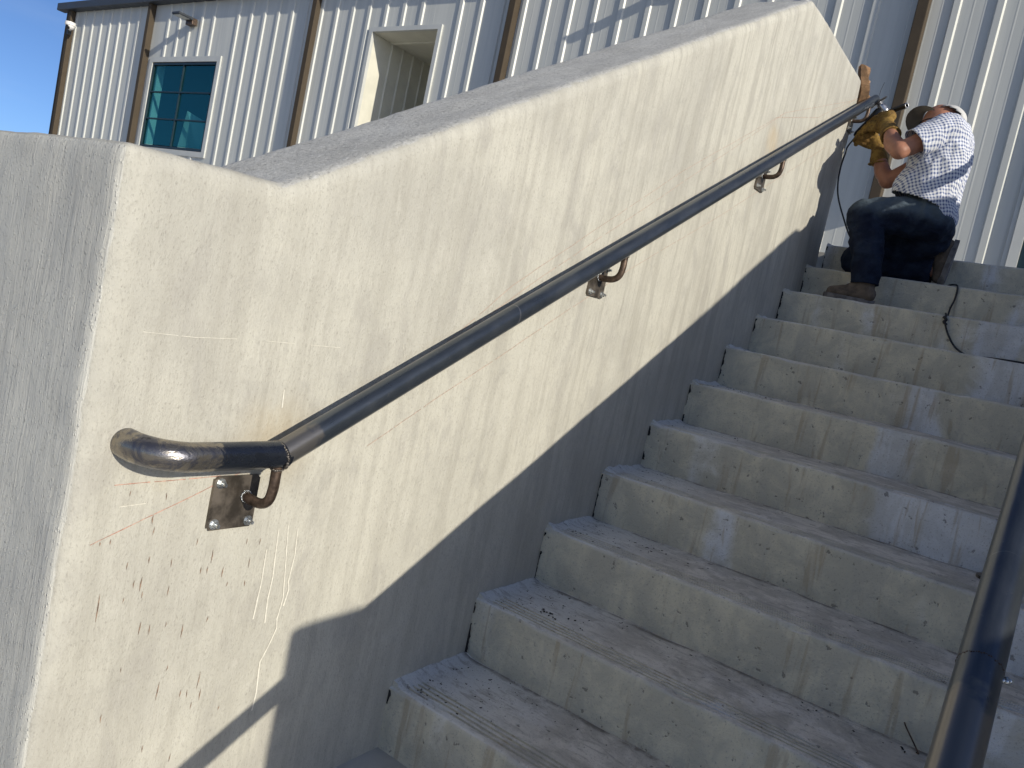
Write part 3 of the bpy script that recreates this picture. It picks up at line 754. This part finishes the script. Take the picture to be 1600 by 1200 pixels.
# body: one continuous surface
HC = Vector((.455, 2.70, 2.445))
body_caps = [
    ((.50, 2.66, 2.02), (.50, 2.80, 2.02), .085, .085), ((.50, 2.73, 2.02), (.51, 2.73, 2.32), .085, .08), ((.50, 2.62, 2.365), (.50, 2.84, 2.365), .046, .046),
    ((.51, 2.70, 2.37), (.465, 2.70, 2.44), .05, .048),
    ((.50, 2.59, 2.375), (.348, 2.495, 2.252), .050, .040), ((.348, 2.495, 2.252), (.30, 2.56, 2.30), .042, .043), ((.30, 2.56, 2.30), (.245, 2.70, 2.39), .043, .030),
    ((.49, 2.85, 2.36), (.262, 2.82, 2.188), .050, .038), ((.262, 2.82, 2.188), (.225, 2.84, 2.235), .040, .040), ((.225, 2.84, 2.235), (.182, 2.87, 2.32), .040, .030),
    ((.50, 2.66, 1.99), (.26, 2.575, 1.95), .08, .058), ((.255, 2.57, 1.945), (.33, 2.53, 1.63), .055, .036), ((.325, 2.53, 1.60), (.25, 2.51, 1.565), .026, .022),
    ((.50, 2.81, 1.98), (.215, 2.865, 1.79), .08, .058), ((.215, 2.87, 1.775), (.51, 2.86, 1.775), .055, .034), ((.54, 2.86, 1.79), (.57, 2.86, 1.76), .022, .018),
]
rotf = Matrix.Rotation(R(-22), 3, 'Y')
body_ells = [(HC, (.078, .066, .092), rotf), (HC+Vector((-.030, 0, -.045)), (.045, .045, .050), rotf), (HC+Vector((-.080, 0, -.028)), (.014, .012, .016), None),
             (HC+Vector((-.066, 0, .004)), (.018, .040, .014), None), (HC+Vector((.012, -.068, -.010)), (.017, .008, .024), None), (HC+Vector((.012, .068, -.010)), (.017, .008, .024), None),
             (HC+Vector((-.075, 0, -.052)), (.012, .022, .010), None)]
body = blob('body', body_caps, body_ells, .0055, 4, M['skin'], P, wr(.0012, 25))
# shirt with short sleeves
shirt_caps = [((.485, 2.655, 2.06), (.505, 2.65, 2.30), .118, .112), ((.485, 2.80, 2.06), (.505, 2.80, 2.30), .118, .112), ((.53, 2.66, 2.02), (.53, 2.80, 2.02), .085, .085),
    ((.450, 2.67, 2.13), (.450, 2.79, 2.13), .118, .118), ((.475, 2.66, 2.25), (.475, 2.79, 2.25), .11, .11), ((.515, 2.63, 2.365), (.515, 2.82, 2.365), .088, .088), ((.50, 2.605, 2.375), (.495, 2.845, 2.395), .074, .082),
    ((.505, 2.59, 2.385), (.475, 2.572, 2.36), .074, .070), ((.50, 2.85, 2.365), (.45, 2.85, 2.33), .074, .070), ((.525, 2.70, 2.39), (.505, 2.70, 2.415), .07, .062),
    ((.545, 2.66, 1.99), (.55, 2.80, 1.985), .058, .058)]
def shirt_d(c):
    f = Vector((c.x*9, c.y*9, c.z*5)); return .010*N(f+Vector((4, 2, 1)))+.006*(1-abs(N(f*2.2))*2)+.002*N(c*70)
arm_d = (Vector((.348, 2.495, 2.252))-Vector((.50, 2.59, 2.375))).normalized(); arm_f = Vector((.262, 2.82, 2.188))-Vector((.49, 2.85, 2.36)); arm_f.normalize()
shirt = blob('shirt', shirt_caps, [], .006, 5, M['shirt'], P, shirt_d)
# open the sleeves: cut the rounded sleeve ends and the rounded hem
def carve(o, cuts):
    bm = bmesh.new(); bm.from_mesh(o.data)
    dele = [v for v in bm.verts if any(c(v.co) for c in cuts)]
    bmesh.ops.delete(bm, geom=dele, context='VERTS'); bm.to_mesh(o.data); bm.free(); o.data.update()
sN = Vector((.430, 2.525, 2.312))+arm_d*.010; sF = Vector((.40, 2.85, 2.29))+arm_f*.01
carve(shirt, [
              lambda c: (c-Vector((.495, 2.7, 2.462))).length < .045,
              lambda c: c.z < 2.045-.30*(c.x-.50) and c.x < .56, lambda c: c.z < 1.945])
bake(shirt, [('SOLIDIFY', dict(thickness=.003, offset=0))]); shirt.data.polygons.foreach_set('use_smooth', [True]*len(shirt.data.polygons))
def sleeve(p, q, r1, r2):
    p, q = Vector(p), Vector(q); bm = bmesh.new(); n = 14
    tube(bm, [p+(q-p)*k/n for k in range(n+1)], [r1+(r2-r1)*k/n for k in range(n+1)], 40, cap=False)
    bmesh.ops.recalc_face_normals(bm, faces=bm.faces); o = from_bm('sleeve', bm, M['shirt'], shirt, True); displace(o.data, lambda c: .007*N(c*16)+.004*N(c*33)); bake(o, [('SOLIDIFY', dict(thickness=.004, offset=0))])
sleeve((.505, 2.59, 2.385), (.398, 2.526, 2.292), .070, .072)
sleeve((.50, 2.85, 2.365), (.375, 2.835, 2.272), .070, .070)
def cuff_ring(c, d, r, mat, name, parent, rb=.004):
    a, b = frame_at(d); pts = [Vector(c)+(a*math.cos(t)+b*math.sin(t))*r*(1+.03*math.sin(3*t)) for t in [2*math.pi*k/28 for k in range(29)]]
    return tube_obj(name, pts, rb, mat, parent, 8)
# jeans
jean_caps = [((.50, 2.66, 1.99), (.50, 2.80, 1.99), .108, .108), ((.50, 2.655, 1.99), (.258, 2.57, 1.955), .100, .079), ((.255, 2.568, 1.95), (.315, 2.535, 1.76), .080, .070), ((.315, 2.535, 1.76), (.335, 2.53, 1.645), .068, .061),
    ((.50, 2.81, 1.98), (.212, 2.868, 1.782), .105, .084), ((.525, 2.78, 1.91), (.40, 2.83, 1.86), .088, .085), ((.54, 2.78, 1.95), (.54, 2.66, 1.97), .082, .085), ((.215, 2.87, 1.775), (.535, 2.86, 1.775), .078, .066), ((.49, 2.70, 2.04), (.49, 2.76, 2.04), .105, .105)]
def jean_d(c):
    f = Vector((c.x*14, c.y*14, c.z*22)); return .007*(1-abs(N(f))*2.4)+.004*N(c*30)
jeans = blob('jeans', jean_caps, [], .006, 4, M['denim'], P, jean_d)
carve(jeans, [lambda c: c.z < 1.622 and c.y < 2.65, lambda c: c.x > .565 and c.z < 1.86 and c.y > 2.78])
for v in jeans.data.vertices:
    if v.co.y > 2.70 and v.co.z < 1.699: v.co.z = 1.699
cuff_ring((.337, 2.53, 1.626), (0.05, 0, -1), .059, M['denim'], 'hem', jeans, .005)
cuff_ring((.489, 2.73, 2.062), (-.25, 0, 1), .103, M['belt'], 'belt', P, .014)
# boots
def boot(name, M4):
    bt = blob(name, [((-.015, 0, .050), (.075, 0, .040), .036, .033), ((.075, 0, .040), (.125, 0, .034), .037, .030), ((-.035, 0, .045), (-.035, 0, .05), .034, .034), ((-.02, 0, .06), (-.008, 0, .12), .040, .042), ((.01, 0, .075), (.05, 0, .06), .036, .03)], [], .004, 3, M['boot'], P, wr(.0015, 40))
    for v in bt.data.vertices:
        if v.co.z < .018: v.co.z = .018
    bm = bmesh.new(); out = []
    for k in range(28):
        t = 2*math.pi*k/28; x = .047+.118*math.cos(t); yv = (.034+.009*math.cos(t-.2)-.006*max(0, -math.cos(t)))*math.sin(t)*(1 if abs(math.cos(t)) < .8 else 1.05); out.append((x, yv))
    lo = [bm.verts.new((x, y*.96, 0)) for x, y in out]; mi = [bm.verts.new((x*1.0, y*1.05, .010)) for x, y in out]; hi = [bm.verts.new((x, y*1.03, .022+(.006 if x > .13 else 0))) for x, y in out]
    for a, b in ((lo, mi), (mi, hi)):
        for k in range(28): j = (k+1) % 28; bm.faces.new((a[k], a[j], b[j], b[k]))
    bm.faces.new(lo[::-1]); bm.faces.new(hi)
    s = from_bm('sole', bm, M['sole'], bt, True, 40)
    bt.data.transform(M4); s.data.transform(M4); return bt
boot('boot', Matrix.Translation((.330, 2.525, 9*RI+.002)) @ Matrix.Rotation(R(187), 4, 'Z'))
boot('boot', Matrix.Translation((.640, 2.86, 1.868)) @ Matrix(((-.10, 0, -.995), (0, -1, 0), (-.995, 0, .10))).to_4x4())
# cap: crown and visor
fwd = Vector((-.70, 0, -.71)).normalized(); upc = Vector((-.71, 0, .70)).normalized()   # face direction, crown direction
fwd = Vector((-.995, 0, -.05)).normalized(); upc = Vector((-.05, 0, .995)).normalized(); upc = (upc-fwd*upc.dot(fwd)).normalized()
roll = Matrix.Rotation(R(40), 3, fwd); upc = roll @ upc
if upc.y < 0: upc = Matrix.Rotation(R(-80), 3, fwd) @ upc
sid = upc.cross(fwd)
bm = bmesh.new(); cc = HC+Vector((.006, 0, .008))
bmesh.ops.create_uvsphere(bm, u_segments=36, v_segments=20, radius=1)
mt = Matrix.Translation(cc+Vector((.012, 0, .004))) @ Matrix((fwd, sid, upc)).transposed().to_4x4() @ Matrix.Diagonal((.088, .076, .080, 1))
bmesh.ops.delete(bm, geom=[v for v in bm.verts if v.co.z < .04+.55*v.co.x], context='VERTS')
bm.transform(mt); bmesh.ops.solidify(bm, geom=bm.faces[:], thickness=.003)
cp = from_bm('cap', bm, M['cap'], P, True); displace(cp.data, wr(.0015, 30))
bm = bmesh.new(); rows = []
for a in range(9):
    s = a/8; row = []
    for b in range(17):
        u = -1+2*b/16; th = u*1.22
        r0 = .088; r1 = .088+.072*math.cos(u*1.2)**.6
        r = r0+(r1-r0)*s
        p = cc+fwd*(r*math.cos(th)*1.02)+sid*(r*math.sin(th)*.88)+upc*(.034-.050*u*u-.020*s*s*1.0)
        row.append(p)
    rows.append(row)
sheet(bm, rows, .003); from_bm('visor', bm, M['visor'], cp, True)
# glasses temple, ear side
tube_obj('glasses', curve([HC+Vector((.010, -.071, .006)), HC+Vector((-.035, -.068, .004)), HC+Vector((-.072, -.050, -.004)), HC+Vector((-.088, 0, -.004)), HC+Vector((-.072, .050, -.004)), HC+Vector((.010, .071, .006))], 5), .0028, M['black'], P, 8)
# gloves: palm, cuff, four fingers and thumb each, closed round the grinder
def glove(caps, ells, disp_seed, cuff_c, cuff_d, cuff_r):
    g = blob('glove', caps, ells, .0038, 2, M['glove'], P, wr(.0026, 38, disp_seed))
    cuff_ring(cuff_c, cuff_d, cuff_r, M['glove'], 'cuff_hem', g, .004)
    return g
def finger(pts, r): return [(pts[k], pts[k+1], r*(1-.07*k), r*(1-.07*(k+1))) for k in range(len(pts)-1)]
gn = [((.243, 2.705, 2.385), (.218, 2.755, 2.43), .046, .040), ((.215, 2.76, 2.43), (.190, 2.80, 2.475), .038, .036), ((.20, 2.80, 2.505), (.165, 2.815, 2.455), .032, .032)]
fl = [[(.185, 2.82, 2.515), (.150, 2.845, 2.530), (.118, 2.872, 2.515), (.105, 2.888, 2.490)],
      [(.168, 2.815, 2.495), (.128, 2.832, 2.505), (.096, 2.860, 2.488), (.086, 2.882, 2.462)],
      [(.155, 2.812, 2.470), (.112, 2.826, 2.475), (.080, 2.852, 2.458), (.070, 2.876, 2.434)],
      [(.152, 2.812, 2.445), (.108, 2.826, 2.445), (.078, 2.846, 2.428), (.066, 2.866, 2.412)]]
for f, r in zip(fl, (.0155, .0165, .016, .0145)): gn += finger([Vector(p) for p in f], r)
gn += finger([Vector(p) for p in ((.205, 2.80, 2.505), (.185, 2.845, 2.540), (.158, 2.885, 2.545))], .0165)
glove(gn, [((.185, 2.80, 2.485), (.042, .026, .046), None)], 3, (.252, 2.692, 2.376), (.55, -.6, -.5), .046)
gf = [((.186, 2.868, 2.305), (.172, 2.875, 2.355), .044, .036), ((.172, 2.875, 2.36), (.140, 2.88, 2.40), .034, .032)]
fl = [[(.140, 2.865, 2.425), (.108, 2.855, 2.448), (.078, 2.868, 2.458), (.062, 2.888, 2.448)],
      [(.128, 2.865, 2.408), (.092, 2.852, 2.430), (.062, 2.864, 2.438), (.048, 2.885, 2.425)],
      [(.122, 2.868, 2.388), (.084, 2.855, 2.405), (.052, 2.866, 2.413), (.040, 2.886, 2.402)],
      [(.125, 2.874, 2.370), (.092, 2.862, 2.380), (.062, 2.868, 2.388), (.050, 2.884, 2.382)]]
for f, r in zip(fl, (.0155, .016, .0155, .014)): gf += finger([Vector(p) for p in f], r)
gf += finger([Vector(p) for p in ((.155, 2.89, 2.405), (.132, 2.925, 2.435), (.105, 2.935, 2.462))], .016)
glove(gf, [((.142, 2.875, 2.395), (.038, .026, .036), None)], 9, (.189, 2.862, 2.285), (.2, .1, -1), .046)

# ------------------------------------------------------------------ grinder
G = empty('angle_grinder', 'black angle grinder held in both gloves against the rail end', 'power tool')
gh = Vector((.137, 2.900, 2.576)); gt = Vector((.036, 2.900, 2.425)); ax = (gt-gh).normalized()
bm = bmesh.new(); tube(bm, [gh+ax*.012, gh+ax*.02, gh+ax*.06, gh+ax*.10, gh+ax*.165, gh+ax*.182], [.024, .028, .027, .022, .023, .016], 20); from_bm('motor_housing', bm, M['black'], G, True, 45)
bm = bmesh.new(); dn = Vector((-.66, -.25, .70)).normalized(); dc = gh+dn*.040+Vector((-.004, .01, .004))
capsule(bm, gh-dn*.012, gh+dn*.018, .024, .019); from_bm('gear_head', bm, M['silver'], G, True, 45)
tube_obj('spindle', [gh+dn*.018, dc+dn*.004], .008, M['silver'], G)
tube_obj('guard', [dc-dn*.010, dc-dn*.006], [.020, .034], M['silver'], G, 24)
tube_obj('disc', [dc-dn*.0016, dc+dn*.0016], .047, M['disc'], G, 32)
h0, h1 = Vector((.160, 2.880, 2.545)), Vector((.262, 2.820, 2.570)); hd = (h1-h0).normalized()
bm = bmesh.new(); tube(bm, [h0, h0+hd*.03, h1-hd*.002, h1], [.010, .0135, .0140, .0140], 20, cap=False)
tube(bm, [h1, h1-hd*.05], .0100, 20, cap=False)
r_ = [Vector(h1)]; from_bm('side_handle', bm, M['black'], G, True, 45)
a, b = frame_at(hd); tube_obj('handle_rim', [h1+(a*math.cos(t)+b*math.sin(t))*.012 for t in [2*math.pi*k/24 for k in range(25)]], .0026, M['silver'], G, 8)
# sparkling wire end above the rail tip
o = tube_obj('wire_end', curve([(.090, 2.945, 2.660), (.093, 2.948, 2.695), (.100, 2.95, 2.73)], 4), .0012, M['cord'], seg=6); tag(o, 'thin short wire sticking up above the tip of the rail', 'wire')

# ------------------------------------------------------------------ cords
z9, z10 = 9*RI, 10*RI
pts = curve([gt+ax*.0, gt+ax*.05+Vector((0, 0, -.01)), (-.004+.02, 2.86, 2.33), (.020, 2.82, 2.25), (.030, 2.80, 2.16), (.050, 2.80, 2.08), (.090, 2.83, 1.99), (.13, 2.93, 1.90), (.22, 2.97, 1.78), (.40, 2.965, z10+.006), (.58, 2.94, z10+.006),
             (.64, 2.82, z10+.006), (.665, 2.745, z10+.006), (.690, 2.712, z10+.007), (.706, 2.693, z10-.006), (.708, 2.688, z10-.06), (.700, 2.680, z9+.06), (.702, 2.64, z9+.010), (.708, 2.54, z9+.006), (.716, 2.42, z9+.007), (.722, 2.394, z9-.004),
             (.728, 2.388, z9-.04), (.750, 2.386, 8*RI+.085), (.79, 2.380, 8*RI+.035), (.85, 2.34, 8*RI+.007), (.93, 2.22, 8*RI+.006), (1.0, 2.16, 8*RI+.006), (1.08, 2.15, 8*RI+.006), (1.3, 2.2, 8*RI+.006), (1.9, 2.25, 8*RI+.006)], 8)
o = tube_obj('power_cord', pts, .0042, M['cord'], seg=10); tag(o, 'thin black power cord running from the grinder down over the top steps', 'cord')
k_ = tube_obj('knot', curve([(.715, 2.386, z9-.012), (.729, 2.381, z9-.022), (.722, 2.378, z9-.034), (.735, 2.382, z9-.045)], 5), .0062, M['black'], o, 8)
